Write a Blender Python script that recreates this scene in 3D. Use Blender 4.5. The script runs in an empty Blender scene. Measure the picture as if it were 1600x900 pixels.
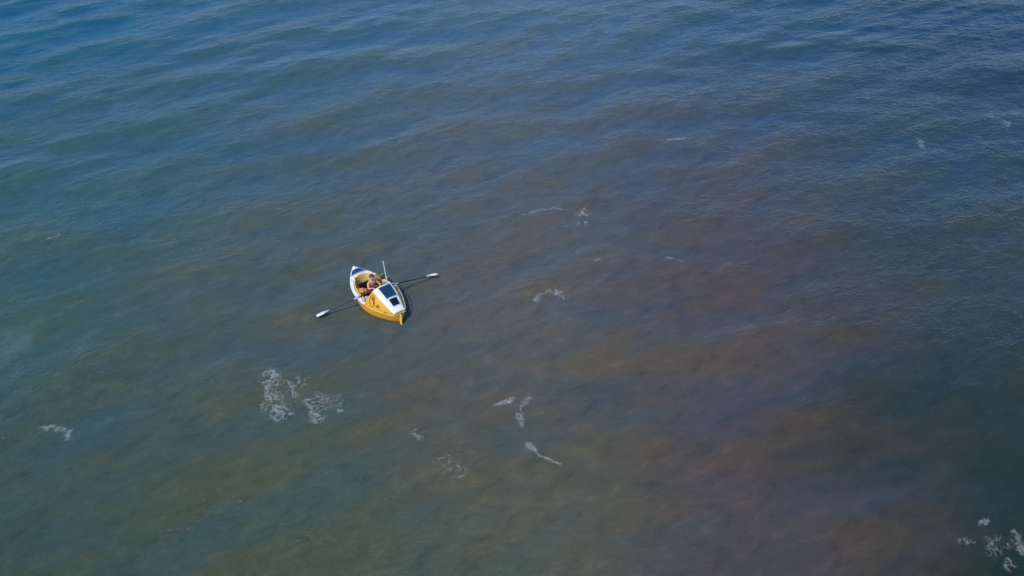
import bpy, bmesh, math, random
import numpy as np
from mathutils import Vector, Matrix

S = bpy.context.scene
COL = S.collection
R = math.radians

# ------------------------------------------------------------------ camera, sky, sun, exposure
CAM_H, PITCH, HFOV = 27.8, 40.0, 60.0
cam = bpy.data.objects.new('camera', bpy.data.cameras.new('camera'))
COL.objects.link(cam)
cam.location = (0, 0, CAM_H)
cam.rotation_euler = (R(90 - PITCH), 0, 0)
cam.data.angle = R(HFOV)
cam.data.clip_start, cam.data.clip_end = 0.5, 20000
S.camera = cam

SUN_EL, SUN_AZ = 56.0, 217.0          # azimuth clockwise from +Y: the sun stands to the left and behind the camera
world = bpy.data.worlds.new('World'); S.world = world; world.use_nodes = True
wn = world.node_tree
bg = wn.nodes['Background']
sky = wn.nodes.new('ShaderNodeTexSky'); sky.sky_type = 'NISHITA'; sky.sun_disc = False
sky.sun_elevation = R(SUN_EL); sky.sun_rotation = R(SUN_AZ)
sky.altitude = 10; sky.air_density = 0.8; sky.dust_density = 0.1; sky.ozone_density = 3.0
wn.links.new(sky.outputs[0], bg.inputs[0]); bg.inputs[1].default_value = 0.15

sd = bpy.data.lights.new('sun', 'SUN'); sd.energy = 2.6; sd.angle = R(0.5); sd.color = (1, .95, .87)
sun = bpy.data.objects.new('sun', sd); COL.objects.link(sun)
to_sun = Vector((math.sin(R(SUN_AZ)) * math.cos(R(SUN_EL)), math.cos(R(SUN_AZ)) * math.cos(R(SUN_EL)), math.sin(R(SUN_EL))))
sun.rotation_euler = to_sun.to_track_quat('Z', 'Y').to_euler()

vs = S.view_settings
vs.view_transform = 'Standard'; vs.look = 'None'; vs.gamma = 1.0; vs.use_curve_mapping = False
vs.exposure = 0.3

# ------------------------------------------------------------------ helpers
def nodes(name):
    m = bpy.data.materials.new(name); m.use_nodes = True
    nt = m.node_tree
    return m, nt, nt.nodes['Principled BSDF']

def paint(name, col, rough=0.45, spec=0.5, mottle=0.12, scale=6.0, bump=0.0, dirt=None, metal=0.0):
    """a painted or woven surface: base colour with blotchy wear, optional grime and fine relief"""
    m, nt, b = nodes(name)
    N, L = nt.nodes.new, nt.links.new
    tc = N('ShaderNodeTexCoord')
    n1 = N('ShaderNodeTexNoise'); n1.inputs['Scale'].default_value = scale; n1.inputs['Detail'].default_value = 6
    L(tc.outputs['Object'], n1.inputs['Vector'])
    mx = N('ShaderNodeMix'); mx.data_type = 'RGBA'
    mx.inputs['A'].default_value = (*[c * (1 - mottle) for c in col], 1)
    mx.inputs['B'].default_value = (*[min(1, c * (1 + mottle)) for c in col], 1)
    L(n1.outputs['Fac'], mx.inputs['Factor'])
    out = mx.outputs['Result']
    if dirt:
        n2 = N('ShaderNodeTexNoise'); n2.inputs['Scale'].default_value = scale * 1.9; n2.inputs['Detail'].default_value = 8
        n2.inputs['Roughness'].default_value = .7
        L(tc.outputs['Object'], n2.inputs['Vector'])
        rp = N('ShaderNodeMapRange'); rp.inputs['From Min'].default_value = .56; rp.inputs['From Max'].default_value = .78
        rp.inputs['To Max'].default_value = .6
        L(n2.outputs['Fac'], rp.inputs['Value'])
        m2 = N('ShaderNodeMix'); m2.data_type = 'RGBA'; m2.inputs['B'].default_value = (*dirt, 1)
        L(rp.outputs['Result'], m2.inputs['Factor']); L(out, m2.inputs['A']); out = m2.outputs['Result']
    L(out, b.inputs['Base Color'])
    b.inputs['Roughness'].default_value = rough
    b.inputs['Specular IOR Level'].default_value = spec
    b.inputs['Metallic'].default_value = metal
    if bump:
        bp = N('ShaderNodeBump'); bp.inputs['Strength'].default_value = bump; bp.inputs['Distance'].default_value = .02
        n3 = N('ShaderNodeTexNoise'); n3.inputs['Scale'].default_value = 30; L(tc.outputs['Object'], n3.inputs['Vector'])
        L(n3.outputs['Fac'], bp.inputs['Height']); L(bp.outputs['Normal'], b.inputs['Normal'])
    return m

def mesh_obj(name, verts, faces, mat, parent=None, smooth=False):
    me = bpy.data.meshes.new(name)
    me.from_pydata([tuple(v) for v in verts], [], [tuple(f) for f in faces])
    return link(name, me, mat, parent, smooth)

def link(name, me, mat, parent=None, smooth=False):
    bm = bmesh.new(); bm.from_mesh(me)
    bmesh.ops.recalc_face_normals(bm, faces=bm.faces); bm.to_mesh(me); bm.free()
    if smooth:
        me.polygons.foreach_set('use_smooth', [True] * len(me.polygons))
    if mat: me.materials.append(mat)
    o = bpy.data.objects.new(name, me); COL.objects.link(o)
    if parent: o.parent = parent
    return o

def bm_obj(name, bm, mat, parent=None, smooth=False):
    me = bpy.data.meshes.new(name); bm.to_mesh(me); bm.free()
    return link(name, me, mat, parent, smooth)

def tag(o, label, cat, group=None, kind=None):
    o['label'] = label; o['category'] = cat
    if group: o['group'] = group
    if kind: o['kind'] = kind
    return o

def empty(name, loc, rz=0.0):
    o = bpy.data.objects.new(name, None); COL.objects.link(o)
    o.location = loc; o.rotation_euler = (0, 0, rz); o.empty_display_size = .2
    return o

def tube(bm, pts, rads, seg=8, cap=True):
    pts = [Vector(p) for p in pts]
    if not hasattr(rads, '__len__'): rads = [rads] * len(pts)
    rings = []
    prev = None
    for i, p in enumerate(pts):
        d = (pts[min(i + 1, len(pts) - 1)] - pts[max(i - 1, 0)]).normalized()
        if prev is None:
            x = d.orthogonal().normalized()
        else:
            x = (prev - d * prev.dot(d)).normalized()
        prev = x; y = d.cross(x)
        rings.append([bm.verts.new(p + (x * math.cos(2 * math.pi * k / seg) + y * math.sin(2 * math.pi * k / seg)) * rads[i]) for k in range(seg)])
    for a, b in zip(rings, rings[1:]):
        for k in range(seg):
            bm.faces.new((a[k], a[(k + 1) % seg], b[(k + 1) % seg], b[k]))
    if cap:
        bm.faces.new(rings[0][::-1]); bm.faces.new(rings[-1])
    return rings

def hermite(xs, ys):
    xs, ys = np.array(xs, float), np.array(ys, float)
    m = np.gradient(ys, xs)
    def f(x):
        i = int(np.clip(np.searchsorted(xs, x) - 1, 0, len(xs) - 2))
        h = xs[i + 1] - xs[i]; t = min(1, max(0, (x - xs[i]) / h))
        return float((2*t**3-3*t**2+1)*ys[i] + (t**3-2*t**2+t)*h*m[i] + (-2*t**3+3*t**2)*ys[i+1] + (t**3-t**2)*h*m[i+1])
    return f

# ------------------------------------------------------------------ the water: a summed wave field
rng = np.random.default_rng(11)
NW = 150
lam = np.exp(rng.uniform(math.log(0.62), math.log(11.0), NW))
main = R(295)                                   # the swell runs towards the camera, crests rising to the right
spread = np.where(lam > 2.5, 0.46, 0.55)
ang = main + rng.normal(0, 1, NW) * spread
kx, ky = 2 * np.pi / lam * np.cos(ang), 2 * np.pi / lam * np.sin(ang)
ph = rng.uniform(0, 2 * np.pi, NW)
slope = 0.0125 * np.where(lam < 1.2, 0.45, 0.68) * np.where(lam > 2.5, 1.4, 1.0) * np.where(lam > 7, 0.7, 1.0) * rng.uniform(.5, 1.4, NW)
amp = slope * lam / (2 * np.pi)
BOAT = (-6.4687, 32.1459)
def calm(x, y):                                 # the hull damps the chop right beside it
    return 1 - 0.45 * np.exp(-((x - BOAT[0]) ** 2 + (y - BOAT[1]) ** 2) / 2.4 ** 2)
def wave(x, y, sp=None):
    x, y = np.asarray(x, float), np.asarray(y, float)
    z = np.zeros(np.broadcast(x, y).shape)
    for i in range(NW):
        p = kx[i] * x + ky[i] * y + ph[i]
        s = np.sin(p) + .18 * np.cos(2 * p)     # crests a little sharper than troughs
        if sp is None: z += amp[i] * s
        else: z += amp[i] * s * np.clip((lam[i] / sp - 2) / 2, 0, 1)
    return z * calm(x, y)
Z0 = float(np.mean(wave(BOAT[0] + rng.uniform(-1.3, 1.3, 80), BOAT[1] + rng.uniform(-1.3, 1.3, 80))))

def swell(x, y):
    """the long waves alone, a little ahead of their crests, about -1..1: places the painted brown of facing slopes"""
    z = np.zeros(np.broadcast(x, y).shape)
    for i in range(NW):
        if 2.2 < lam[i] < 8: z += amp[i] * np.sin(kx[i] * x + ky[i] * y + ph[i] - .7)
    return z / (2.2 * z.std())
def axis(lo, hi, step, far):
    core = np.arange(lo, hi, step)
    out = [hi]; s = step
    while out[-1] < far: s *= 1.16; out.append(out[-1] + s)
    inn = [lo]; s = step
    neg = []
    while inn[-1] > -far: s *= 1.16; inn.append(inn[-1] - s); neg.append(inn[-1])
    return np.concatenate([neg[::-1], core, out])
gx, gy = axis(-47, 47, .145, 9000), axis(13.5, 82, .145, 9000)
GX, GY = np.meshgrid(gx, gy)
sp = np.maximum(np.gradient(gx)[None, :], np.gradient(gy)[:, None]) * np.ones_like(GX)
GZ = wave(GX, GY, sp) - Z0
ny, nx = GX.shape
me = bpy.data.meshes.new('water')
me.vertices.add(nx * ny)
me.vertices.foreach_set('co', np.stack([GX, GY, GZ], -1).astype(np.float32).ravel())
idx = np.arange(nx * ny).reshape(ny, nx)
quads = np.stack([idx[:-1, :-1], idx[:-1, 1:], idx[1:, 1:], idx[1:, :-1]], -1).reshape(-1, 4)
me.loops.add(quads.size); me.loops.foreach_set('vertex_index', quads.ravel().astype(np.int32))
me.polygons.add(len(quads)); me.polygons.foreach_set('loop_start', np.arange(0, quads.size, 4, dtype=np.int32))
me.polygons.foreach_set('use_smooth', np.ones(len(quads), bool))
me.update(calc_edges=True)
me.attributes.new('swell_face_tint', 'FLOAT', 'POINT').data.foreach_set('value', swell(GX, GY).astype(np.float32).ravel())
water = bpy.data.objects.new('water', me); COL.objects.link(water)
water['kind'] = 'structure'
water['label'] = 'muddy blue brown open sea with low swell and fine chop'

NEAR = [(.044, .070, .054), (.058, .078, .052), (.078, .086, .058), (.066, .056, .055), (.006, .024, .016)]
MIDD = [(.037, .084, .085), (.062, .084, .082), (.082, .083, .081), (.070, .062, .069), (.030, .046, .056)]
FARR = [(.004, .082, .156), (.024, .090, .154), (.046, .098, .154), (.020, .064, .120), (.000, .030, .080)]
def water_material():
    m, nt, b = nodes('silty_water')
    N, L = nt.nodes.new, nt.links.new
    geo = N('ShaderNodeNewGeometry')
    def mapping(rot, scale, src=None):
        mp = N('ShaderNodeMapping'); mp.vector_type = 'TEXTURE'; mp.inputs['Rotation'].default_value = (0, 0, R(rot)); mp.inputs['Scale'].default_value = tuple(1 / k for k in scale)
        L(src or geo.outputs['Position'], mp.inputs['Vector']); return mp.outputs['Vector']
    def noise(vec, scale, detail=4, rough=.55, dist=0.0):
        n = N('ShaderNodeTexNoise'); n.inputs['Scale'].default_value = scale; n.inputs['Detail'].default_value = detail
        n.inputs['Roughness'].default_value = rough; n.inputs['Distortion'].default_value = dist
        L(vec, n.inputs['Vector']); return n.outputs['Fac']
    def rng_(v, a, c, lo=0., hi=1.):
        n = N('ShaderNodeMapRange'); n.interpolation_type = 'SMOOTHSTEP'
        for k, x in zip(('From Min', 'From Max', 'To Min', 'To Max'), (a, c, lo, hi)): n.inputs[k].default_value = x
        L(v, n.inputs['Value']); return n.outputs['Result']
    def math_(op, a, c):
        n = N('ShaderNodeMath'); n.operation = op
        for i, x in enumerate((a, c)):
            if isinstance(x, (int, float)): n.inputs[i].default_value = x
            else: L(x, n.inputs[i])
        return n.outputs[0]
    def mix(f, a, c):
        n = N('ShaderNodeMix'); n.data_type = 'RGBA'
        L(f, n.inputs['Factor'])
        for k, x in (('A', a), ('B', c)):
            if isinstance(x, tuple): n.inputs[k].default_value = (*x, 1)
            else: L(x, n.inputs[k])
        return n.outputs['Result']
    sx = N('ShaderNodeSeparateXYZ'); L(geo.outputs['Position'], sx.inputs[0])
    # suspended silt plus painted light: sky blue reflection far out, teal to the left, a brown plume through the middle
    # and vignette darkening to the right; three belts from near to far, each (x in metres, colour)
    warp = noise(mapping(22, (.05, .12, 1)), 1.0, 5, .6, .5)
    wx = math_('ADD', sx.outputs[0], math_('MULTIPLY', math_('SUBTRACT', warp, .5), 13.0))
    wy = math_('ADD', sx.outputs[1], math_('MULTIPLY', math_('SUBTRACT', warp, .5), -16.0))
    def belt(x0, x1, cols):
        n = N('ShaderNodeValToRGB'); n.color_ramp.interpolation = 'EASE'
        e = n.color_ramp.elements
        while len(e) < len(cols): e.new(.5)
        for i, c in enumerate(cols): e[i].position = i / (len(cols) - 1); e[i].color = (*c, 1)
        L(rng_lin(wx, x0, x1), n.inputs['Fac']); return n.outputs['Color']
    def rng_lin(v, a, c):
        n = N('ShaderNodeMapRange'); n.inputs['From Min'].default_value = a; n.inputs['From Max'].default_value = c
        L(v, n.inputs['Value']); return n.outputs['Result']
    near, midd, far = belt(-17, 17, NEAR), belt(-24, 24, MIDD), belt(-36, 36, FARR)
    col = mix(rng_lin(wy, 18, 32), near, midd)
    col = mix(rng_lin(wy, 34, 64), col, far)
    def tint(f, c):
        nonlocal col
        n = N('ShaderNodeMix'); n.data_type = 'RGBA'; n.blend_type = 'MULTIPLY'
        L(f, n.inputs['Factor']); L(col, n.inputs['A']); n.inputs['B'].default_value = (*c, 1); col = n.outputs['Result']
    # clouds of mud stirred up by the swell, and clearer windows between them
    cloud = noise(mapping(31, (.28, .66, 1)), 1.0, 7, .62, .9)
    tint(rng_(cloud, .42, .62, 0, .8), (1.09, 1.01, .90))
    deep = noise(mapping(18, (.13, .42, 1)), 1.0, 6, .6, .5)
    tint(rng_(deep, .43, .62, 0, .8), (.88, .98, 1.08))
    # painted swell: brown facing slopes, sky blue reflection on the backs; and fine mottling
    at = N('ShaderNodeAttribute'); at.attribute_name = 'swell_face_tint'
    lift = math_('ADD', at.outputs['Fac'], math_('MULTIPLY', math_('SUBTRACT', noise(mapping(24, (.35, .8, 1)), 1.0, 6, .65), .5), 2.2))
    tint(rng_(lift, -.15, .75, 0, .9), (1.12, 1.0, .82))
    tint(rng_(lift, .05, -.85, 0, .9), (.86, 1.01, 1.10))
    fine = noise(mapping(33, (.6, 1.2, 1)), 1.3, 6, .7, .4)
    tint(rng_(fine, .5, .72, 0, .8), (1.40, 1.28, 1.18))
    tint(rng_(fine, .5, .30, 0, .8), (.66, .77, .83))
    # pale glare at the left, painted into the water colour
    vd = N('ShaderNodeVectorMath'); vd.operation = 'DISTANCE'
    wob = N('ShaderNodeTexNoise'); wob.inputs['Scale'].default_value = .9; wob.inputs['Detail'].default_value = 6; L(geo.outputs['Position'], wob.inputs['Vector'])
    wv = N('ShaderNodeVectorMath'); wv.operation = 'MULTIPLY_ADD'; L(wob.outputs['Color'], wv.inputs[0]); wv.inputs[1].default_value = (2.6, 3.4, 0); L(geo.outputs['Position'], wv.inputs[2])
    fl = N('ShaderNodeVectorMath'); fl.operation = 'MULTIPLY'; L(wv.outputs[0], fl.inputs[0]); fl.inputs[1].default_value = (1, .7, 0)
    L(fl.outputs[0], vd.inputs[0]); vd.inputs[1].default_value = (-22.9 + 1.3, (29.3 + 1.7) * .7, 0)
    glare = math_('MULTIPLY', rng_(vd.outputs['Value'], .1, 1.5, .85, 0), rng_(noise(mapping(40, (.5, .8, 1)), 1.0, 5), .3, .7, .25, .9))
    col = mix(glare, col, (.085, .15, .17))
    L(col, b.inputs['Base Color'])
    b.inputs['Roughness'].default_value = .2
    b.subsurface_method = 'BURLEY'                   # light spreads through the cloudy water and softens shadows
    b.inputs['Subsurface Weight'].default_value = .85
    b.inputs['Subsurface Radius'].default_value = (1, 1, 1); b.inputs['Subsurface Scale'].default_value = .12
    b.inputs['IOR'].default_value = 1.333
    b.inputs['Specular IOR Level'].default_value = .42
    # ripples finer than the mesh: two wind-drawn layers and a cross ripple
    r1 = noise(mapping(22, (.8, 1.5, 1)), 1.7, 4, .55, .5)
    r2 = noise(mapping(36, (.9, 1.5, 1)), 4.4, 3, .55, .4)
    gust = rng_(noise(mapping(12, (.05, .09, 1)), 1.0, 3), .35, .65, .5, 1.25)
    h = math_('ADD', math_('MULTIPLY', r1, .085), math_('MULTIPLY', r2, .042))
    h = math_('MULTIPLY', h, gust)
    bp = N('ShaderNodeBump'); bp.inputs['Strength'].default_value = 1.0; bp.inputs['Distance'].default_value = 1.0
    L(h, bp.inputs['Height']); L(bp.outputs['Normal'], b.inputs['Normal'])
    return m
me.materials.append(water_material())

# ------------------------------------------------------------------ materials of the boat and its gear
M = dict(
    yellow=paint('yellow_paint', (.72, .36, .022), .35, mottle=.14, scale=3.5, dirt=(.38, .22, .05)),
    white=paint('white_gelcoat', (.78, .80, .80), .35, mottle=.05, scale=4, dirt=(.52, .52, .48)),
    cream=paint('cream_paint', (.86, .61, .20), .5, mottle=.12, scale=5, dirt=(.55, .34, .12)),
    blue=paint('blue_solar_glass', (.012, .060, .15), .18, mottle=.2, scale=7),
    cell=paint('solar_cell', (.010, .042, .11), .16, mottle=.25, scale=9),
    glass=paint('dark_hatch_glass', (.006, .008, .022), .12, mottle=.2),
    alu=paint('grey_aluminium', (.45, .50, .55), .35, metal=.4, mottle=.1),
    black=paint('black_carbon', (.018, .018, .022), .4, mottle=.2, scale=12),
    dark=paint('black_shade_rubber', (.02, .016, .016), .7, mottle=.2),
    ink=paint('black_vinyl', (.035, .02, .012), .5, mottle=.2),
    skin=paint('skin', (.60, .32, .24), .55, mottle=.08, scale=14),
    hair=paint('brown_hair', (.06, .032, .014), .75, mottle=.3, scale=60, bump=.5),
    top=paint('salmon_cloth', (.46, .14, .11), .85, mottle=.16, scale=16, bump=.4),
    shorts=paint('maroon_cloth', (.13, .022, .022), .9, mottle=.2, scale=16, bump=.4),
    orange=paint('orange_pvc', (.70, .30, .04), .5, mottle=.14, bump=.3),
    brown=paint('tan_canvas', (.36, .20, .09), .85, mottle=.25, scale=9, bump=.5),
    grey=paint('pale_grey_canvas', (.46, .38, .37), .85, mottle=.22, scale=9, bump=.5),
    navy=paint('navy_canvas', (.020, .032, .075), .8, mottle=.25, scale=9, bump=.5),
    tan=paint('pale_yellow_pvc', (.62, .48, .13), .5, mottle=.14, bump=.3),
    rope=paint('white_rope', (.62, .60, .55), .8, mottle=.2, scale=30),
)

M['hull'] = paint('hull_paint', (.82, .38, .03), .4, mottle=.16, scale=3.0, dirt=(.42, .26, .07))
def scum_line(m):
    """brown weed and silt stuck to the paint just above the waterline"""
    nt = m.node_tree; N, L = nt.nodes.new, nt.links.new
    b = nt.nodes['Principled BSDF']; src = b.inputs['Base Color'].links[0].from_socket
    tc = N('ShaderNodeTexCoord'); sx = N('ShaderNodeSeparateXYZ'); L(tc.outputs['Object'], sx.inputs[0])
    n = N('ShaderNodeTexNoise'); n.inputs['Scale'].default_value = 7; n.inputs['Detail'].default_value = 6; L(tc.outputs['Object'], n.inputs['Vector'])
    ad = N('ShaderNodeMath'); ad.operation = 'MULTIPLY_ADD'; ad.inputs[1].default_value = -.16; L(n.outputs['Fac'], ad.inputs[0]); L(sx.outputs[2], ad.inputs[2])
    mr = N('ShaderNodeMapRange'); mr.inputs['From Min'].default_value = -.03; mr.inputs['From Max'].default_value = .07
    mr.inputs['To Min'].default_value = .85; mr.inputs['To Max'].default_value = 0; L(ad.outputs[0], mr.inputs['Value'])
    mx = N('ShaderNodeMix'); mx.data_type = 'RGBA'; mx.inputs['B'].default_value = (.11, .075, .022, 1)
    L(mr.outputs[0], mx.inputs['Factor']); L(src, mx.inputs['A']); L(mx.outputs['Result'], b.inputs['Base Color'])
scum_line(M['hull'])

# ------------------------------------------------------------------ the rowing boat (x to the stern, +y to the right as seen, z up)
AX = math.atan2(-.76539, .64356)
ROLL = R(-4)                                      # she heels a little to the right
boat = empty('rowing_boat', (BOAT[0], BOAT[1], 0), AX)
boat.rotation_euler = (ROLL, 0, AX)
tag(boat, 'small yellow and white ocean rowing boat with solar panel on its sloping cabin', 'rowing boat')

U = [-2.0, -1.87, -1.6, -1.2, -.7, -.1, .5, 1.0, 1.4, 1.75, 1.97]
hs = hermite(U, [.02, .15, .40, .67, .86, .95, .92, .80, .61, .41, .25])
zs = hermite(U, [.86, .82, .74, .64, .56, .52, .50, .50, .50, .50, .50])
hw = hermite(U, [.006, .02, .16, .38, .64, .84, .86, .72, .48, .22, .02])
kd = hermite(U, [.02, .10, .22, .28, .30, .30, .30, .28, .25, .20, .10])
def section(u):
    s, z, w, k = hs(u), zs(u), hw(u), kd(u)
    return [(0, -k), (w * .5, -k * .8), (w * .88, -k * .4), (w, 0), (w + (s - w) * .55 + .02, z * .45), (s - .006, z - .07), (s, z - .055), (s, z)]
us = list(np.linspace(-2.0, -1.6, 8)) + list(np.linspace(-1.55, 1.9, 36)) + [1.94, 1.97]
V, Fc = [], []
n = 15
for u in us:
    p = section(u)
    ring = [(-y, z) for y, z in p[::-1]] + [(y, z) for y, z in p[1:]]
    V += [(u, y, z) for y, z in ring]
for i in range(len(us) - 1):
    for j in range(n - 1):
        Fc.append((i*n+j, i*n+j+1, (i+1)*n+j+1, (i+1)*n+j))
Fc.append(tuple(range(n))); Fc.append(tuple((len(us)-1)*n + j for j in range(n)))
mesh_obj('hull', V, Fc, M['hull'], boat, True)

# deck ring and foredeck
FRONT = -1.40; BULK = .40
def cop(u):
    if u <= FRONT: return 0.0
    if u < -.25: return .75 * math.sqrt(max(0, 1 - ((u + .25) / (FRONT + .25)) ** 2)) ** .9
    return .75 - .05 * (u + .25) / .65
ud = [-2.0, -1.95, -1.89, -1.8, -1.7, -1.6, -1.5, -1.43] + [FRONT + 1.15 * (1 - math.cos(t)) for t in np.linspace(0, math.pi / 2, 14)] + list(np.linspace(-.15, BULK, 7))
V, Fc = [], []
for u in ud:
    s, c, z = hs(u) + .012, cop(u), zs(u)
    for sg in (-1, 1):
        for t in (0, .33, .66, 1):
            y = s + (c - s) * t
            V.append((u, sg * y, z + .008 + .05 * (1 - (y / max(s, .05)) ** 2)))
for i in range(len(ud) - 1):
    for g in (0, 4):
        for j in range(3):
            a = i * 8 + g + j
            Fc.append((a, a + 1, a + 9, a + 8))
mesh_obj('deck', V, Fc, M['white'], boat, True)
def deck_z(u, y):
    s = hs(u) + .012
    return zs(u) + .008 + .05 * (1 - min(1, abs(y) / s) ** 2)

# gunwale strake along both sheers
for sg in (-1, 1):
    for u0, u1, mt in ((-1.99, .34, 'white'), (.34, 1.95, 'white' if sg > 0 else 'cream')):
        bm = bmesh.new()
        tube(bm, [(u, sg * (hs(u) + .006), zs(u) - .012) for u in np.linspace(u0, u1, 24)], .03 if u0 < 0 else .022, 6)
        bm_obj('gunwale', bm, M[mt], boat, True)

# cockpit liner: coaming lip, walls, floor
FL = .15
path = [(u, -cop(u)) for u in reversed(ud) if u >= FRONT] + [(u, cop(u)) for u in ud if u > FRONT]
prof = [(1.02, .012, True), (1.02, .055, True), (.975, .055, True), (.96, -.02, True), (.90, FL + .12, False), (.82, FL, False)]
V, Fc = [], []
for u, y in path:
    d = deck_z(u, y)
    cx = -.25
    for k, dz, rel in prof:
        V.append((cx + (u - cx) * k if u < cx else u, y * k, d + dz if rel else dz))
q = len(prof)
for i in range(len(path) - 1):
    for j in range(q - 1):
        Fc.append((i*q+j, i*q+j+1, (i+1)*q+j+1, (i+1)*q+j))
Fc.append(tuple(i*q + q - 1 for i in range(len(path))))
mesh_obj('cockpit_liner', V, Fc, M['cream'], boat)

# dark sheet on the cockpit sole, added as shade in the gaps
V = [(u, sg * (cop(u) * .78), FL + .008) for u in np.linspace(-1.22, .34, 14) for sg in (-1, 1)]
V += [(x, y, z - .006) for x, y, z in V]
Fc = [(2*i, 2*i+1, 2*i+3, 2*i+2) for i in range(13)] + [(28+2*i, 28+2*i+2, 28+2*i+3, 28+2*i+1) for i in range(13)]
Fc += [(2*i, 2*i+2, 30+2*i, 28+2*i) for i in range(13)] + [(2*i+1, 29+2*i, 31+2*i, 2*i+3) for i in range(13)] + [(0, 28, 29, 1), (26, 27, 55, 54)]
mesh_obj('floor_shade', V, Fc, M['dark'], boat)

# black lashing line looped round the outside of the coaming
bm = bmesh.new()
lp = [(u, y) for u, y in path if u > -1.37]
tube(bm, [(u, y * 1.06, deck_z(u, y * 1.06) + .02 + .012 * math.sin(i * 1.9)) for i, (u, y) in enumerate([q_ for q_ in lp if q_[1] < 0])], .012, 5)
bm_obj('lashing_line', bm, M['black'], boat, True)
bm = bmesh.new()
tube(bm, [(u, y * 1.06, deck_z(u, y * 1.06) + .02 + .012 * math.sin(i * 1.9)) for i, (u, y) in enumerate([q_ for q_ in lp if q_[1] > 0])], .012, 5)
bm_obj('lashing_line', bm, M['black'], boat, True)

# black opening in the fore bulkhead, left of the rower's shoulder
bm = bmesh.new()
bmesh.ops.create_cube(bm, size=1)
for v in bm.verts: v.co = Vector((-.93 + v.co.x * .10, -.12 + v.co.y * .56, .43 + v.co.z * .40))
bmesh.ops.bevel(bm, geom=bm.edges[:], offset=.03, segments=2, affect='EDGES')
bm_obj('locker', bm, M['dark'], boat)

# blue panel across the foredeck with its grey frame
V, Fc = [], []
for u in (-1.80, -1.55):
    s = hs(u) - .015
    for t in np.linspace(-1, 1, 9): V.append((u, t * s, deck_z(u, t * s) + .012))
for j in range(8): Fc.append((j, j + 1, j + 10, j + 9))
o = mesh_obj('foredeck_panel', V, Fc, M['blue'], boat)
sm = o.modifiers.new('thickness', 'SOLIDIFY'); sm.thickness = .012
bm = bmesh.new()
tube(bm, [(-1.53, t * (hs(-1.53) + .01), deck_z(-1.53, t * hs(-1.53)) + .035) for t in np.linspace(-1, 1, 9)], .02, 6)
bm_obj('foredeck_rail', bm, M['alu'], boat, True)

# cabin
C0, C1 = .36, 1.955
def top_u(t): return .54 + (1.90 - .54) * t
ht = hermite([0, .3, .6, 1.0], [.44, .42, .37, .27])
zt = hermite([0, .3, .6, 1.0], [1.20, 1.06, .87, .59])
def side(t, s, sg):
    """point on the cabin side: t fore to aft, s from the deck edge up to the roof edge"""
    ub = C0 + (C1 - C0) * t
    lo = Vector((ub, hs(ub) - .03, zs(ub) - .004)); hi = Vector((top_u(t), ht(t), zt(t)))
    p = lo.lerp(hi, s); p.y += .07 * math.sin(math.pi * s) * (1 - .6 * t)
    p.z += .03 * math.sin(math.pi * s) * (1 - t)
    return Vector((p.x, sg * p.y, p.z))
TS, SS = np.linspace(0, 1, 17), np.linspace(0, 1, 7)
V, Fc = [], []
for sg in (-1, 1):
    base = len(V)
    for t in TS:
        for s in SS: V.append(side(t, s, sg))
    for i in range(16):
        for j in range(6):
            a = base + i * 7 + j; Fc.append((a, a + 1, a + 8, a + 7))
nS = 17 * 7
Fc.append([j for j in range(7)] + [nS + j for j in range(6, -1, -1)])
Fc.append([16 * 7 + j for j in range(7)] + [nS + 16 * 7 + j for j in range(6, -1, -1)])
cab = mesh_obj('cabin', V, Fc, M['yellow'], boat, True)
cab.modifiers.new('edge', 'EDGE_SPLIT').split_angle = R(40)

# white roof with turned-down edges
def roof(t, y, lift=0.0):
    w = ht(t)
    return Vector((top_u(t), y * w, zt(t) + .012 + .055 * (1 - y * y) * (1 - .4 * t) + lift))
V, Fc = [], []
ys = [-1, -.75, -.5, -.25, 0, .25, .5, .75, 1]
RT = [-.02] + list(np.linspace(0.03, .97, 13)) + [1.02]
for t in RT:
    tt = min(1, max(0, t))
    dx = (t - tt) * 1.4
    a = side(tt, .90, -1); b = side(tt, .90, 1)
    row = [Vector((a.x, a.y - .014, a.z + .006)), Vector((roof(tt, -1).x, -ht(tt) - .012, zt(tt)))] + [roof(tt, y) for y in ys] + [Vector((roof(tt, 1).x, ht(tt) + .012, zt(tt))), Vector((b.x, b.y + .014, b.z + .006))]
    V += [r + Vector((dx, 0, 0)) for r in row]
q = len(ys) + 4
for i in range(len(RT) - 1):
    for j in range(q - 1):
        a = i * q + j; Fc.append((a, a + 1, a + q + 1, a + q))
o = mesh_obj('cabin_roof', V, Fc, M['white'], boat, True)
o.modifiers.new('edge', 'EDGE_SPLIT').split_angle = R(45)
sm = o.modifiers.new('thickness', 'SOLIDIFY'); sm.thickness = .02; sm.offset = 0

def roof_patch(t0, t1, y0, y1, lift, thick, name, mat, parent, nt=4, nyy=4, taper=1.0):
    """a slab that follows the roof; y in metres"""
    V, Fc = [], []
    for top in (1, 0):
        for i in range(nt + 1):
            t = t0 + (t1 - t0) * i / nt
            for j in range(nyy + 1):
                ym = y0 + (y1 - y0) * j / nyy
                ym = (y0 + y1) / 2 + (ym - (y0 + y1) / 2) * (1 + (taper - 1) * i / nt)
                y = ym / ht(t)
                V.append(roof(t, y, lift + (thick if top else 0)))
    w = nyy + 1; off = (nt + 1) * w
    for i in range(nt):
        for j in range(nyy):
            a = i * w + j
            Fc.append((a, a + 1, a + w + 1, a + w)); Fc.append((off + a, off + a + w, off + a + w + 1, off + a + 1))
    for i in range(nt):
        for j in (0, nyy):
            a = i * w + j; Fc.append((a, a + w, off + a + w, off + a))
    for j in range(nyy):
        for i in (0, nt):
            a = i * w + j; Fc.append((a, a + 1, off + a + 1, off + a))
    return mesh_obj(name, V, Fc, mat, parent)

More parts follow.
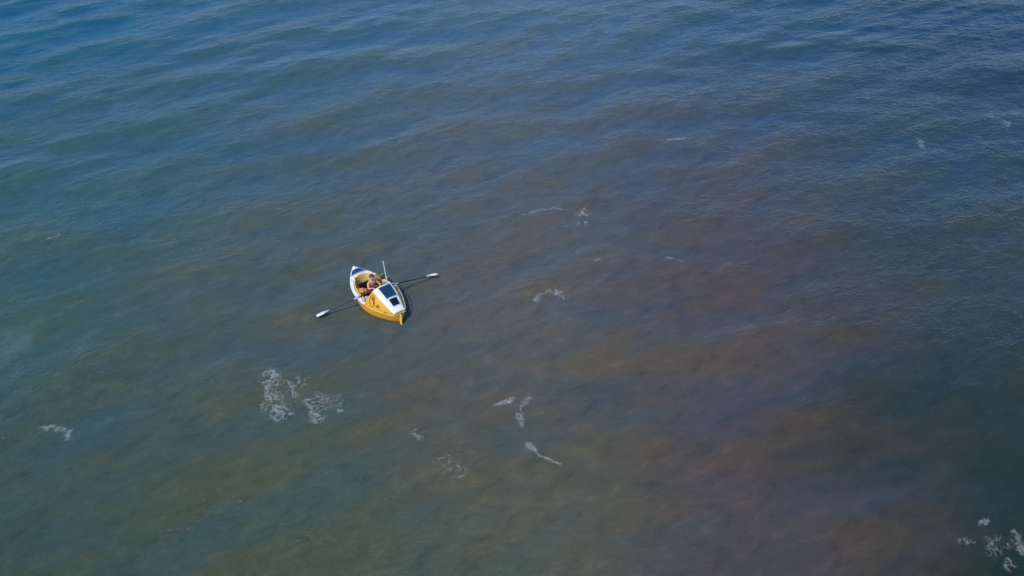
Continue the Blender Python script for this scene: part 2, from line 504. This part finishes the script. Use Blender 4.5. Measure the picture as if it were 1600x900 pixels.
panel = roof_patch(.03, .48, -.26, .40, .008, .014, 'solar_panel', M['blue'], boat, taper=.86)
cw = .66 / 4
for k in range(4):
    for h in range(2):
        y0 = -.26 + cw * k
        ta, tb = (.045, .245) if h == 0 else (.26, .455)
        sc = .90
        roof_patch(ta, tb, (y0 + .012 - .07) * sc + .07, (y0 + cw - .012 - .07) * sc + .07, .022, .006, 'solar_cell', M['cell'], panel, 2, 1, .95)
roof_patch(.485, .51, -.24, .38, .01, .02, 'panel_rail', M['alu'], boat, 1, 4)
hatch = roof_patch(.565, .80, -.15, .255, .01, .03, 'hatch', M['glass'], boat, 3, 3, .9)
roof_patch(.545, .562, -.16, .265, .008, .035, 'hatch_hinge', M['alu'], hatch, 1, 3)
roof_patch(.802, .815, -.15, .25, .008, .03, 'hatch_frame', M['alu'], hatch, 1, 3)

# emblem and lettering on the left cabin side
def side_n(t, s, sg, d):
    e = 1e-3
    a = side(min(1, t + e), s, sg) - side(max(0, t - e), s, sg); b = side(t, min(1, s + e), sg) - side(t, max(0, s - e), sg)
    nn = a.cross(b).normalized()
    if nn.y * sg < 0: nn = -nn
    return side(t, s, sg) + nn * d
def stroke(pts, w, name, parent, sg=-1, closed=False):
    """a raised vinyl stroke following (t, s) points on the cabin side"""
    bm = bmesh.new()
    P = [side_n(t, s, sg, .006) for t, s in pts]
    if closed: P.append(P[0])
    tube(bm, P, w, 6)
    return bm_obj(name, bm, M['ink'], parent, True)
def mark(x, y, k=.0305):
    """upright lettering plane on the sloping side: x to the right, y down, one unit about 3 cm"""
    a = (x + y) / 75
    return .20 + a, .47 + (x - 40 * a) / 17
stroke([mark(4.4 * math.cos(a), 9.3 * math.sin(a)) for a in np.linspace(0, 2 * math.pi, 29)], .013, 'emblem_ring', boat)
stroke([mark(.6 + 1.5 * math.cos(a), -4.2 + 2.0 * math.sin(a)) for a in np.linspace(0, 2 * math.pi, 13)] + [mark(2.2, -4), mark(2.5, 1), mark(2.3, 6.2)], .019, 'emblem_mark', boat)
for row in range(2):
    for k in range(5):
        x0, y0 = 4.8 + 1.5 * k + .5 * row, 7.6 + 2.6 * row
        bm = bmesh.new()
        g = [(0, 1.9), (0, 0), (.9, 0), (.9, 1.9)] if k % 2 else [(.9, 0), (0, .6), (.9, 1.3), (0, 1.9)]
        tube(bm, [side_n(*mark(x0 + a, y0 + b), -1, .005) for a, b in g], .0085, 5)
        bm_obj('letter', bm, M['ink'], boat)
bm = bmesh.new()
bmesh.ops.create_cube(bm, size=1)
p = side_n(.73, .06, -1, 0)
for v in bm.verts: v.co = Vector((p.x + v.co.x * .12, p.y + v.co.y * .05 + v.co.x * .05, p.z + v.co.z * .05))
bm_obj('vent', bm, M['ink'], boat)

# rudder and stern post
bm = bmesh.new()
prof = [(1.95, .47), (2.05, .46), (2.09, .1), (2.12, -.25), (1.97, -.25), (1.975, .0)]
for sg in (-1, 1):
    vv = [bm.verts.new((x, sg * .022, z)) for x, z in prof]
    bm.faces.new(vv)
bm.verts.ensure_lookup_table()
for k in range(6): bm.faces.new((bm.verts[k], bm.verts[(k + 1) % 6], bm.verts[6 + (k + 1) % 6], bm.verts[6 + k]))
bm_obj('rudder', bm, M['cream'], boat)

# aerial on the front corner of the cabin
bm = bmesh.new()
tube(bm, [(.525, .29, 1.12), (.52, .285, 1.3), (.47, .15, 2.52), (.468, .145, 2.58)], [.03, .026, .020, .012], 8)
ant = bm_obj('antenna', bm, M['white'], boat, True)
bm = bmesh.new()
tube(bm, [(.525, .29, 1.05), (.525, .29, 1.29)], [.06, .045], 10)
bm_obj('antenna_base', bm, M['alu'], ant)

# grab rail along the right side of the cabin
bm = bmesh.new()
tube(bm, [side_n(t, .62, 1, d) for t, d in ((.05, .0), (.07, .07), (.2, .09), (.4, .10), (.6, .10), (.8, .09), (.93, .06), (.96, 0))], .022, 8)
for t in (.3, .62): tube(bm, [side_n(t, .62, 1, 0), side_n(t, .62, 1, .1)], .016, 6)
bm_obj('grab_rail', bm, M['alu'], boat, True)

# oarlocks: riser, swivel pin and open gate
LOCKS = {-1: (-.155, -1.02), 1: (.16, 1.02)}
for sg, (u, y) in LOCKS.items():
    bm = bmesh.new()
    zb = zs(u) + .01
    tube(bm, [(u, y * .95, zb - .02), (u, y, zb + .035)], [.05, .035], 8)
    tube(bm, [(u, y, zb + .03), (u - .035, y, zb + .06), (u - .045, y, zb + .14)], .013, 6)
    tube(bm, [(u, y, zb + .03), (u + .035, y, zb + .06), (u + .045, y, zb + .14)], .013, 6)
    bm_obj('oarlock', bm, M['alu'], boat, True)

# sliding seat on two rails, foot stretcher, cleats
bm = bmesh.new()
bmesh.ops.create_cube(bm, size=1)
for v in bm.verts: v.co = Vector((-.42 + v.co.x * .28, v.co.y * .32, .33 + v.co.z * .05))
bmesh.ops.bevel(bm, geom=bm.edges[:], offset=.02, segments=2, affect='EDGES')
for sy in (-1, 1):
    tube(bm, [(-.42, sy * .12, .31), (-.42, sy * .12, FL)], .02, 6)
bm_obj('sliding_seat', bm, M['dark'], boat)
for sy in (-1, 1):
    bm = bmesh.new()
    tube(bm, [(-.85, sy * .12, FL + .03), (.10, sy * .12, FL + .03)], .02, 6)
    bm_obj('seat_rail', bm, M['alu'], boat)
bm = bmesh.new()
bmesh.ops.create_cube(bm, size=1)
for v in bm.verts:
    v.co = Vector((.30 + v.co.x * .04 + v.co.z * .12, v.co.y * .46, FL + .14 + v.co.z * .26))
bm_obj('foot_stretcher', bm, M['dark'], boat)
for u, y in ((-1.28, .80), (-.98, .86), (-1.28, -.66)):
    bm = bmesh.new(); z = deck_z(u, min(abs(y), hs(u)))
    y = math.copysign(min(abs(y), hs(u) - .05), y)
    tube(bm, [(u - .08, y, z + .05), (u + .08, y, z + .05)], .018, 6)
    for d in (-.03, .03): tube(bm, [(u + d, y, z - .01), (u + d, y, z + .05)], .014, 6)
    bm_obj('cleat', bm, M['rope'], boat, True)

# ------------------------------------------------------------------ things lying in the boat
BM = Matrix.Translation((BOAT[0], BOAT[1], 0)) @ Matrix.Rotation(AX, 4, 'Z') @ Matrix.Rotation(ROLL, 4, 'X')
def place(o, loc, rz=0.0):
    o.matrix_world = BM @ Matrix.Translation(loc) @ Matrix.Rotation(rz, 4, 'Z')
    return o
def sack(name, length, rad, mat, flat=.75, seed=0, strap=None):
    """a soft roll-top bag lying on its side, puckered at both ends, z = 0 at its underside"""
    rr = random.Random(seed)
    V, Fc = [], []
    st = [(-.5, .25), (-.47, .62), (-.38, .92), (-.15, 1.0), (.12, .97), (.34, .9), (.44, .66), (.48, .3), (.56, .34)]
    sg = 14
    for x, r_ in st:
        for k in range(sg):
            a = 2 * math.pi * k / sg
            j = 1 + rr.uniform(-.09, .09)
            V.append((x * length, math.cos(a) * rad * r_ * j, rad * flat + math.sin(a) * rad * r_ * flat * j))
    for i in range(len(st) - 1):
        for k in range(sg): Fc.append((i*sg+k, i*sg+(k+1) % sg, (i+1)*sg+(k+1) % sg, (i+1)*sg+k))
    Fc.append(tuple(range(sg))); Fc.append(tuple((len(st)-1)*sg + k for k in range(sg)))
    o = mesh_obj(name, V, Fc, mat, None, True)
    o.modifiers.new('soft', 'SUBSURF').render_levels = 1
    if strap:
        for x in (-.2, .2):
            bm = bmesh.new()
            tube(bm, [(x * length, math.cos(a) * rad * 1.04, rad * flat + math.sin(a) * rad * flat * 1.04) for a in np.linspace(0, 2 * math.pi, 17)], .014, 5)
            bm_obj('strap', bm, strap, o)
    return o
tag(place(sack('dry_bag', .60, .18, M['orange'], .8, 1, M['dark']), (-.60, -.47, FL + .16), R(62)), 'orange dry bag lying against the left cockpit side beside the rower', 'bag')
tag(place(sack('dry_bag', .30, .11, M['tan'], .8, 2), (.18, -.28, FL + .38), R(80)), 'small pale yellow bag tucked against the cabin bulkhead', 'bag')
tag(place(sack('duffel_bag', .72, .22, M['brown'], .9, 3, M['dark']), (-.74, .50, FL + .27), R(-60)), 'tan canvas duffel bag packed at the right behind the rower', 'bag')
tag(place(sack('canvas_bag', .50, .17, M['brown'], .9, 7), (-.26, .56, FL + .22), R(-80)), 'smaller brown bag at the right hand side of the rower', 'bag')
tag(place(sack('canvas_bag', .46, .16, M['grey'], .85, 4, M['dark']), (.16, -.68, FL + .27), R(75)), 'pale grey bag in the left rear corner of the cockpit by the cabin', 'bag')
tag(place(sack('kit_roll', .95, .11, M['navy'], .8, 5, M['rope']), (-.62, .885, .60), R(12)), 'navy kit roll lashed along the right side deck', 'bag')
tag(place(sack('kit_roll', .50, .10, M['navy'], .8, 6, M['rope']), (.16, .90, .56), R(-6)), 'short navy roll lashed beside the aerial at the cabin corner', 'bag')

# boat hook leaning along the left side of the cockpit
bh = bmesh.new()
tube(bh, [(-1.30, -.36, .77), (-.35, -.55, .40), (-.05, -.60, FL + .14)], .024, 8)
o = bm_obj('boat_hook', bh, M['black'], None, True)
o.matrix_world = BM
tag(o, 'black pole laid from the fore coaming down into the left of the cockpit', 'boat hook')
bm = bmesh.new(); tube(bm, [(-1.30, -.36, .77), (-1.36, -.35, .79), (-1.40, -.37, .765)], [.02, .016, .01], 6)
bm_obj('hook', bm, M['alu'], o)

# ------------------------------------------------------------------ oars
HAND0 = {-1: Vector((.06, -.16, .80)), 1: Vector((.06, .16, .80))}
SEAT, BIG = Vector((-.42, 0, .38)), 1.09                # the rower is built round the seat, then enlarged a little
HAND = {k: SEAT + (v - SEAT) * BIG for k, v in HAND0.items()}
TIP = {-1: Vector((-.80, -2.82, -.10)), 1: Vector((.30, 3.36, .33))}
def make_oar(sg, label):
    h, t = HAND[sg], TIP[sg]
    d = (t - h).normalized(); L_ = (t - h).length
    lock = h + d * ((1.02 - abs(h.y)) / abs(d.y))
    root = empty('oar', (0, 0, 0)); root.matrix_world = BM @ Matrix.Translation(lock)
    loc = lambda p: p - lock
    side_v = Vector((0, 0, 1)).cross(d).normalized(); nrm = d.cross(side_v)
    if nrm.z < 0: nrm = -nrm
    tilt = R(18) * -sg
    bv = (side_v * math.cos(tilt) + nrm * math.sin(tilt)); bn = d.cross(bv)
    bm = bmesh.new()
    tube(bm, [loc(h - d * .12), loc(h + d * .35), loc(h + d * 1.1), loc(t - d * .50), loc(t - d * .38)], [.024, .030, .034, .028, .022], 10)
    bm_obj('shaft', bm, M['black'], root, True)
    bm = bmesh.new(); tube(bm, [loc(h - d * .14), loc(h + d * .12)], .024, 10)
    bm_obj('grip', bm, M['dark'], root, True)
    bm = bmesh.new(); tube(bm, [loc(lock - d * .10), loc(lock + d * .10)], .034, 10); tube(bm, [loc(lock - d * .12), loc(lock - d * .10)], .055, 10)
    bm_obj('collar', bm, M['alu'], root)
    st = [(.66, .022), (.55, .06), (.42, .125), (.28, .165), (.12, .165), (.03, .14), (0.0, .10)]
    V, Fc = [], []
    for dist, w in st:
        for j in range(5):
            f = (j - 2) / 2
            V.append(loc(t - d * dist) + bv * (w * f) + bn * (.022 * f * f))
    for i in range(len(st) - 1):
        for j in range(4): Fc.append((i*5+j, i*5+j+1, (i+1)*5+j+1, (i+1)*5+j))
    o = mesh_obj('blade', V, Fc, M['white'], root, True)
    o.modifiers.new('thickness', 'SOLIDIFY').thickness = .014
    tag(root, label, 'oar', 'pair of oars held by the rower')
    return d
OD = {-1: make_oar(-1, 'left oar reaching towards the camera side, black shaft with white blade'),
      1: make_oar(1, 'right oar behind the aerial reaching away to the right, black shaft with white blade')}

# ------------------------------------------------------------------ the rower: one skinned body
def skin_mesh(name, verts, edges, mat, levels=2):
    """verts: (pos, rx, ry); grown with a Skin modifier, first vertex is the root"""
    me = bpy.data.meshes.new(name)
    me.from_pydata([tuple(v[0]) for v in verts], edges, [])
    o = bpy.data.objects.new(name, me); COL.objects.link(o)
    sk = o.modifiers.new('skin', 'SKIN'); sk.use_smooth_shade = True
    sk.branch_smoothing = .4
    if not me.skin_vertices: me.skin_vertices.new()
    for i, v in enumerate(verts):
        d = me.skin_vertices[0].data[i]
        d.radius = (v[1], v[2]); d.use_root = (i == 0)
    ss = o.modifiers.new('smooth', 'SUBSURF'); ss.levels = ss.render_levels = levels
    me.materials.append(mat)
    return o
VV, EE = [], []
def av(p, rx, ry=None, par=None):
    VV.append((Vector(p), rx, ry or rx)); i = len(VV) - 1
    if par is not None: EE.append((par, i))
    return i
pel = av((-.42, 0, .46), .13, .15)
bel = av((-.40, 0, .60), .12, .145, pel)
chest = av((-.39, 0, .78), .125, .17, bel)
neckb = av((-.38, 0, .93), .085, .10, chest)
neck = av((-.365, 0, 1.00), .052, .055, neckb)
hd0 = av((-.35, 0, 1.08), .074, .072, neck)
hd1 = av((-.355, 0, 1.17), .092, .080, hd0)
hd2 = av((-.365, 0, 1.235), .062, .058, hd1)
for sg in (-1, 1):
    g = HAND0[sg]; d = OD[sg]
    sh = av((-.37, sg * .20, .895), .066, .062, neckb)
    el = Vector((-.18, sg * .30, .74))
    e_ = av(el, .044, .044, sh)
    wrist = g + Vector((-.105, sg * .02, .025))
    fm = av(el.lerp(wrist, .35), .042, .042, e_)
    w_ = av(wrist, .027, .024, fm)
    kn = [g + d * (k * .024 - .036) + Vector((-.028, 0, .040)) for k in range(4)]
    palm = av(g + Vector((-.062, 0, .036)), .034, .018, w_)
    for k in range(4):
        f = (1.0, 1.12, 1.06, .86)[k]
        a = av(kn[k] + Vector((.004, 0, .002)), .0115, .0115, palm)
        b = av(g + d * (k * .024 - .036) + Vector((.024 * f, 0, .036)), .0098, .0098, a)
        c = av(g + d * (k * .024 - .036) + Vector((.036 * f, 0, .000)), .0092, .0092, b)
        av(g + d * (k * .024 - .036) + Vector((.018 * f, 0, -.034)), .0085, .0085, c)
    th = av(g + d * -.052 + Vector((-.045, 0, .012)), .013, .013, palm)
    th2 = av(g + d * -.058 + Vector((-.012, 0, -.026)), .0115, .0115, th)
    av(g + d * -.048 + Vector((.016, 0, -.036)), .0095, .0095, th2)
    hip = av((-.36, sg * .10, .435), .105, .10, pel)
    knee = av((-.03, sg * .15, .60), .062, .062, hip)
    calf = av((.08, sg * .15, .44), .058, .055, knee)
    ank = av((.215, sg * .13, .265), .036, .036, calf)
    heel = av((.205, sg * .13, .215), .038, .036, ank)
    av((.285, sg * .14, .36), .034, .030, heel)
body = skin_mesh('person', VV, EE, M['skin'])
body.matrix_world = BM @ Matrix.Translation(SEAT) @ Matrix.Diagonal((BIG, BIG, BIG, 1)) @ Matrix.Translation(-SEAT)
tag(body, 'person seated in the cockpit in a reddish sleeveless top, rowing with both oars', 'person')

# clothes: sleeveless top and shorts follow the same joints a little larger
VT, ET = [], []
def tv(p, rx, ry, par=None):
    VT.append((Vector(p), rx, ry)); i = len(VT) - 1
    if par is not None: ET.append((par, i))
    return i
a = tv((-.42, 0, .47), .142, .165); b = tv((-.40, 0, .60), .135, .16, a); c = tv((-.39, 0, .78), .139, .185, b); d_ = tv((-.38, 0, .915), .10, .125, c)
for sg in (-1, 1): tv((-.372, sg * .155, .905), .070, .066, d_)
o = skin_mesh('sleeveless_top', VT, ET, M['top']); o.parent = body
VT, ET = [], []
a = tv((-.425, 0, .445), .145, .165)
for sg in (-1, 1):
    b = tv((-.35, sg * .105, .445), .118, .112, a); tv((-.14, sg * .135, .55), .090, .088, b)
o = skin_mesh('shorts', VT, ET, M['shorts']); o.parent = body

# hair cap, face features
def blob(name, c, r, mat, parent, seg=12, rows=8, cut=None, jag=0.0, seed=1):
    rr = random.Random(seed)
    bm = bmesh.new()
    bmesh.ops.create_uvsphere(bm, u_segments=seg, v_segments=rows, radius=1)
    for v in bm.verts:
        k = 1 + rr.uniform(-jag, jag)
        v.co = Vector((c[0] + v.co.x * r[0] * k, c[1] + v.co.y * r[1] * k, c[2] + v.co.z * r[2] * k))
    if cut:
        bmesh.ops.delete(bm, geom=[v for v in bm.verts if cut(v.co)], context='VERTS')
    return bm_obj(name, bm, mat, parent, True)
hair = blob('hair', (-.375, 0, 1.185), (.112, .104, .122), M['hair'], body, 20, 14, lambda p: (p.x > -.325 and p.z < 1.235) or p.z < 1.06, .05)
hair.modifiers.new('thickness', 'SOLIDIFY').thickness = .02
for sg in (-1, 1):
    blob('eye', (-.268, sg * .032, 1.172), (.010, .013, .009), M['dark'], body, 8, 6)
    blob('ear', (-.362, sg * .090, 1.155), (.020, .012, .032), M['skin'], body, 8, 6)
blob('nose', (-.258, 0, 1.145), (.022, .014, .024), M['skin'], body, 8, 6)
blob('mouth', (-.268, 0, 1.108), (.010, .026, .007), M['shorts'], body, 8, 6)

# ------------------------------------------------------------------ foam
def foam_material():
    m, nt, b = nodes('sea_foam')
    N, L = nt.nodes.new, nt.links.new
    at = N('ShaderNodeAttribute'); at.attribute_name = 'foam_cover'
    geo = N('ShaderNodeNewGeometry')
    n = N('ShaderNodeTexNoise'); n.inputs['Scale'].default_value = 9; n.inputs['Detail'].default_value = 5; n.inputs['Roughness'].default_value = .7
    L(geo.outputs['Position'], n.inputs['Vector'])
    mr = N('ShaderNodeMapRange'); mr.inputs['From Min'].default_value = .3; mr.inputs['From Max'].default_value = .65
    mr.inputs['To Min'].default_value = .25
    L(n.outputs['Fac'], mr.inputs['Value'])
    mu = N('ShaderNodeMath'); mu.operation = 'MULTIPLY'; L(at.outputs['Fac'], mu.inputs[0]); L(mr.outputs[0], mu.inputs[1])
    L(mu.outputs[0], b.inputs['Alpha'])
    b.inputs['Base Color'].default_value = (.62, .66, .68, 1)
    b.inputs['Roughness'].default_value = .8
    return m
FOAM = foam_material()
def vnoise(x, y, seed):
    r_ = np.random.default_rng(seed); g = r_.random((64, 64))
    xi, yi = np.floor(x).astype(int), np.floor(y).astype(int)
    fx, fy = x - xi, y - yi
    fx, fy = fx*fx*(3-2*fx), fy*fy*(3-2*fy)
    G = lambda i, j: g[i % 64, j % 64]
    return (G(xi, yi)*(1-fx)+G(xi+1, yi)*fx)*(1-fy) + (G(xi, yi+1)*(1-fx)+G(xi+1, yi+1)*fx)*fy
def fbm(x, y, seed, oc=4):
    s = 0; a = .5; t = 0
    for k in range(oc):
        s = s + a * vnoise(x * 2**k + 7.3*k, y * 2**k + 3.1*k, seed + k); t += a; a *= .5
    return s / t
def lace(x, y, seed):
    """bright strands where two warped noise fields cross their middle value, like bubbles gathered in a net"""
    wx, wy = x + .35 * fbm(x * 2, y * 2, seed + 20), y + .35 * fbm(x * 2 + 9, y * 2, seed + 30)
    a = 1 - np.abs(fbm(wx * 1.9, wy * 1.9, seed) - .5) * 17
    b = 1 - np.abs(fbm(wx * 4.6, wy * 4.6, seed + 9) - .5) * 14
    return np.clip(np.maximum(a, b * .7), 0, 1)
CF, SF = math.cos(R(PITCH)), math.sin(R(PITCH)); FPX = 800 / math.tan(R(HFOV / 2))
def on_water(px, py):
    """where the sight line through a photo pixel meets the calm water level"""
    dx, dy, dz = (px - 800) / FPX, CF + SF * (450 - py) / FPX, -SF + CF * (450 - py) / FPX
    t = -CAM_H / dz
    return dx * t, dy * t
def foam(blobs, label, seed, gain=1.0, thick=0.25, cell=.03, body=1.2):
    """blobs: strands of photo points with half-widths in metres, (x, y, w) lists; the sheet rides on the waves"""
    strands = [[(*on_water(x, y), w) for x, y, w in s] for s in blobs]
    allp = [p for s in strands for p in s]
    x0 = min(p[0] - p[2] * 1.6 for p in allp); x1 = max(p[0] + p[2] * 1.6 for p in allp)
    y0 = min(p[1] - p[2] * 1.6 for p in allp); y1 = max(p[1] + p[2] * 1.6 for p in allp)
    xs, ys_ = np.arange(x0, x1, cell), np.arange(y0, y1, cell)
    X, Y = np.meshgrid(xs, ys_)
    e = np.zeros_like(X)
    for s in strands:
        segs = list(zip(s, s[1:])) or [(s[0], s[0])]
        for (ax, ay, aw), (bx, by, bw) in segs:
            L2 = (bx-ax)**2 + (by-ay)**2
            t = np.clip(((X-ax)*(bx-ax) + (Y-ay)*(by-ay)) / L2, 0, 1) if L2 > 1e-9 else np.zeros_like(X)
            w = aw + (bw - aw) * t
            dd = np.hypot(X - ax - (bx-ax)*t, Y - ay - (by-ay)*t) / w
            dd = dd + (fbm(X * 2.5, Y * 2.5, seed + 50) - .5) * 2.2
            e = np.maximum(e, np.clip(body - dd, 0, 1))
    dens = e ** 1.2 * np.clip(lace(X, Y, seed) + thick * e, 0, 1) * gain
    dens *= np.clip(.35 + 1.3 * fbm(X * 1.3, Y * 1.3, seed + 70), 0, 1)
    dens = np.clip(dens * 1.25 - .15, 0, 1) * .44
    keep = e > .06
    cellk = keep[:-1, :-1] | keep[1:, :-1] | keep[:-1, 1:] | keep[1:, 1:]
    ii = np.arange(X.size).reshape(X.shape)
    q = np.stack([ii[:-1, :-1], ii[:-1, 1:], ii[1:, 1:], ii[1:, :-1]], -1)[cellk]
    used, inv = np.unique(q, return_inverse=True)
    q = inv.reshape(-1, 4)
    jr = np.random.default_rng(seed)
    xx = X.ravel()[used] + jr.uniform(-.3, .3, len(used)) * cell; yy = Y.ravel()[used] + jr.uniform(-.3, .3, len(used)) * cell
    dn = dens.ravel()[used]
    zz = wave(xx, yy) - Z0 + .014 + .03 * np.clip(dn, 0, 1)
    c = np.array([xx.mean(), yy.mean(), 0])
    me = bpy.data.meshes.new('foam_patch')
    me.from_pydata(np.stack([xx, yy, zz], -1) - c, [], q.tolist())
    me.attributes.new('foam_cover', 'FLOAT', 'POINT').data.foreach_set('value', np.clip(dn, 0, 1).astype(np.float32))
    me.polygons.foreach_set('use_smooth', [True] * len(me.polygons))
    me.materials.append(FOAM)
    o = bpy.data.objects.new('foam_patch', me); COL.objects.link(o); o.location = c
    tag(o, label, 'sea foam', 'white foam patches on the water')
    return o
foam([[(426, 590, .35), (432, 610, .6), (438, 640, .5)], [(470, 597, .35), (448, 612, .5)], [(412, 632, .16), (428, 625, .3)]], 'largest lacy foam patch, left of and below the boat', 3, 1.0, .12, body=1.7)
foam([[(490, 632, .40), (492, 656, .35)], [(514, 628, .40), (500, 642, .35)], [(530, 620, .18), (532, 640, .16)]], 'lacy foam patch just right of the largest one, below the boat', 5, .9, .10, body=1.6)
foam([[(772, 634, .10), (786, 630, .16), (803, 622, .17)]], 'short white foam dash above the thin winding foam line', 8, 1.0, .6)
foam([[(827, 622, .16), (815, 636, .22), (810, 650, .2), (816, 664, .18)]], 'broken foam trail running down towards the thin winding foam line', 9, .75, .5)
foam([[(822, 692, .13), (834, 700, .15), (843, 712, .09), (860, 720, .08), (878, 729, .13)]], 'thin winding white foam line, lower middle of the sea', 12, 1.0, .8)
foam([[(655, 666, .14), (645, 676, .22), (656, 684, .14)]], 'small faint foam tuft between the lacy patches and the winding line', 14, .8, .3)
foam([[(690, 718, .3), (705, 728, .5), (718, 738, .3)]], 'faint round foam web on the olive water, lower middle', 17, .8, .12, body=1.5)
foam([[(64, 668, .14), (80, 666, .2), (95, 671, .16), (107, 672, .2), (106, 684, .3)]], 'foam cap breaking at the left edge of the sea', 19, .8, .4)
foam([[(828, 333, .14), (845, 328, .18), (868, 326, .16), (885, 327, .12)], [(808, 336, .12), (818, 335, .12)]], 'thin foam line along a wave crest right of the boat', 23, .55, .6)
foam([[(905, 334, .3), (912, 328, .35), (918, 336, .3)], [(905, 348, .18), (904, 354, .16)], [(916, 346, .16), (915, 352, .14)]], 'small white foam tuft at the right end of the crest line', 24, .85, .3, body=1.4)
foam([[(838, 470, .16), (846, 462, .2), (860, 456, .2), (873, 459, .16), (881, 466, .1)]], 'arched foam cap on the wave to the right of the boat', 27, .9, .3, body=1.4)
foam([[(1043, 402, .16), (1054, 403, .14), (1066, 408, .14)]], 'small foam fleck right of the arched foam cap', 29, .6, .6)
foam([[(1044, 218, .12), (1058, 216, .16), (1070, 215, .22), (1080, 214, .18)]], 'small bright foam cap on the dark wave, upper right', 31, .75, .6)
foam([[(1437, 219, .3), (1440, 226, .3), (1442, 231, .22)]], 'lone foam fleck far right on the blue water', 33, .6, .5)
foam([[(1546, 182, .3), (1560, 185, .4), (1570, 189, .35)], [(1570, 195, .2), (1576, 197, .2)]], 'faint foam smear near the upper right edge of the sea', 35, .75, .4)
foam([[(1540, 812, .22), (1534, 820, .2)], [(1560, 846, .3), (1552, 860, .35), (1546, 870, .2)], [(1588, 838, .2), (1592, 852, .25), (1596, 864, .2)], [(1578, 880, .2), (1572, 888, .15)], [(1500, 846, .18), (1522, 848, .16)]], 'scattered foam flecks in the dark lower right corner', 37, .75, .2, body=1.5)
foam([[(700, 470, .2), (714, 468, .22), (724, 465, .16)]], 'very faint foam wisp on the water right of the cabin', 39, .6, .3)
foam([[(926, 409, .1), (936, 406, .12)]], 'tiny foam tick between the boat and the far crest', 41, .8, .8)
foam([[(76, 374, .3), (88, 372, .3), (94, 370, .2)]], 'pale foam smudge on the blue water, far left', 43, .6, .3)
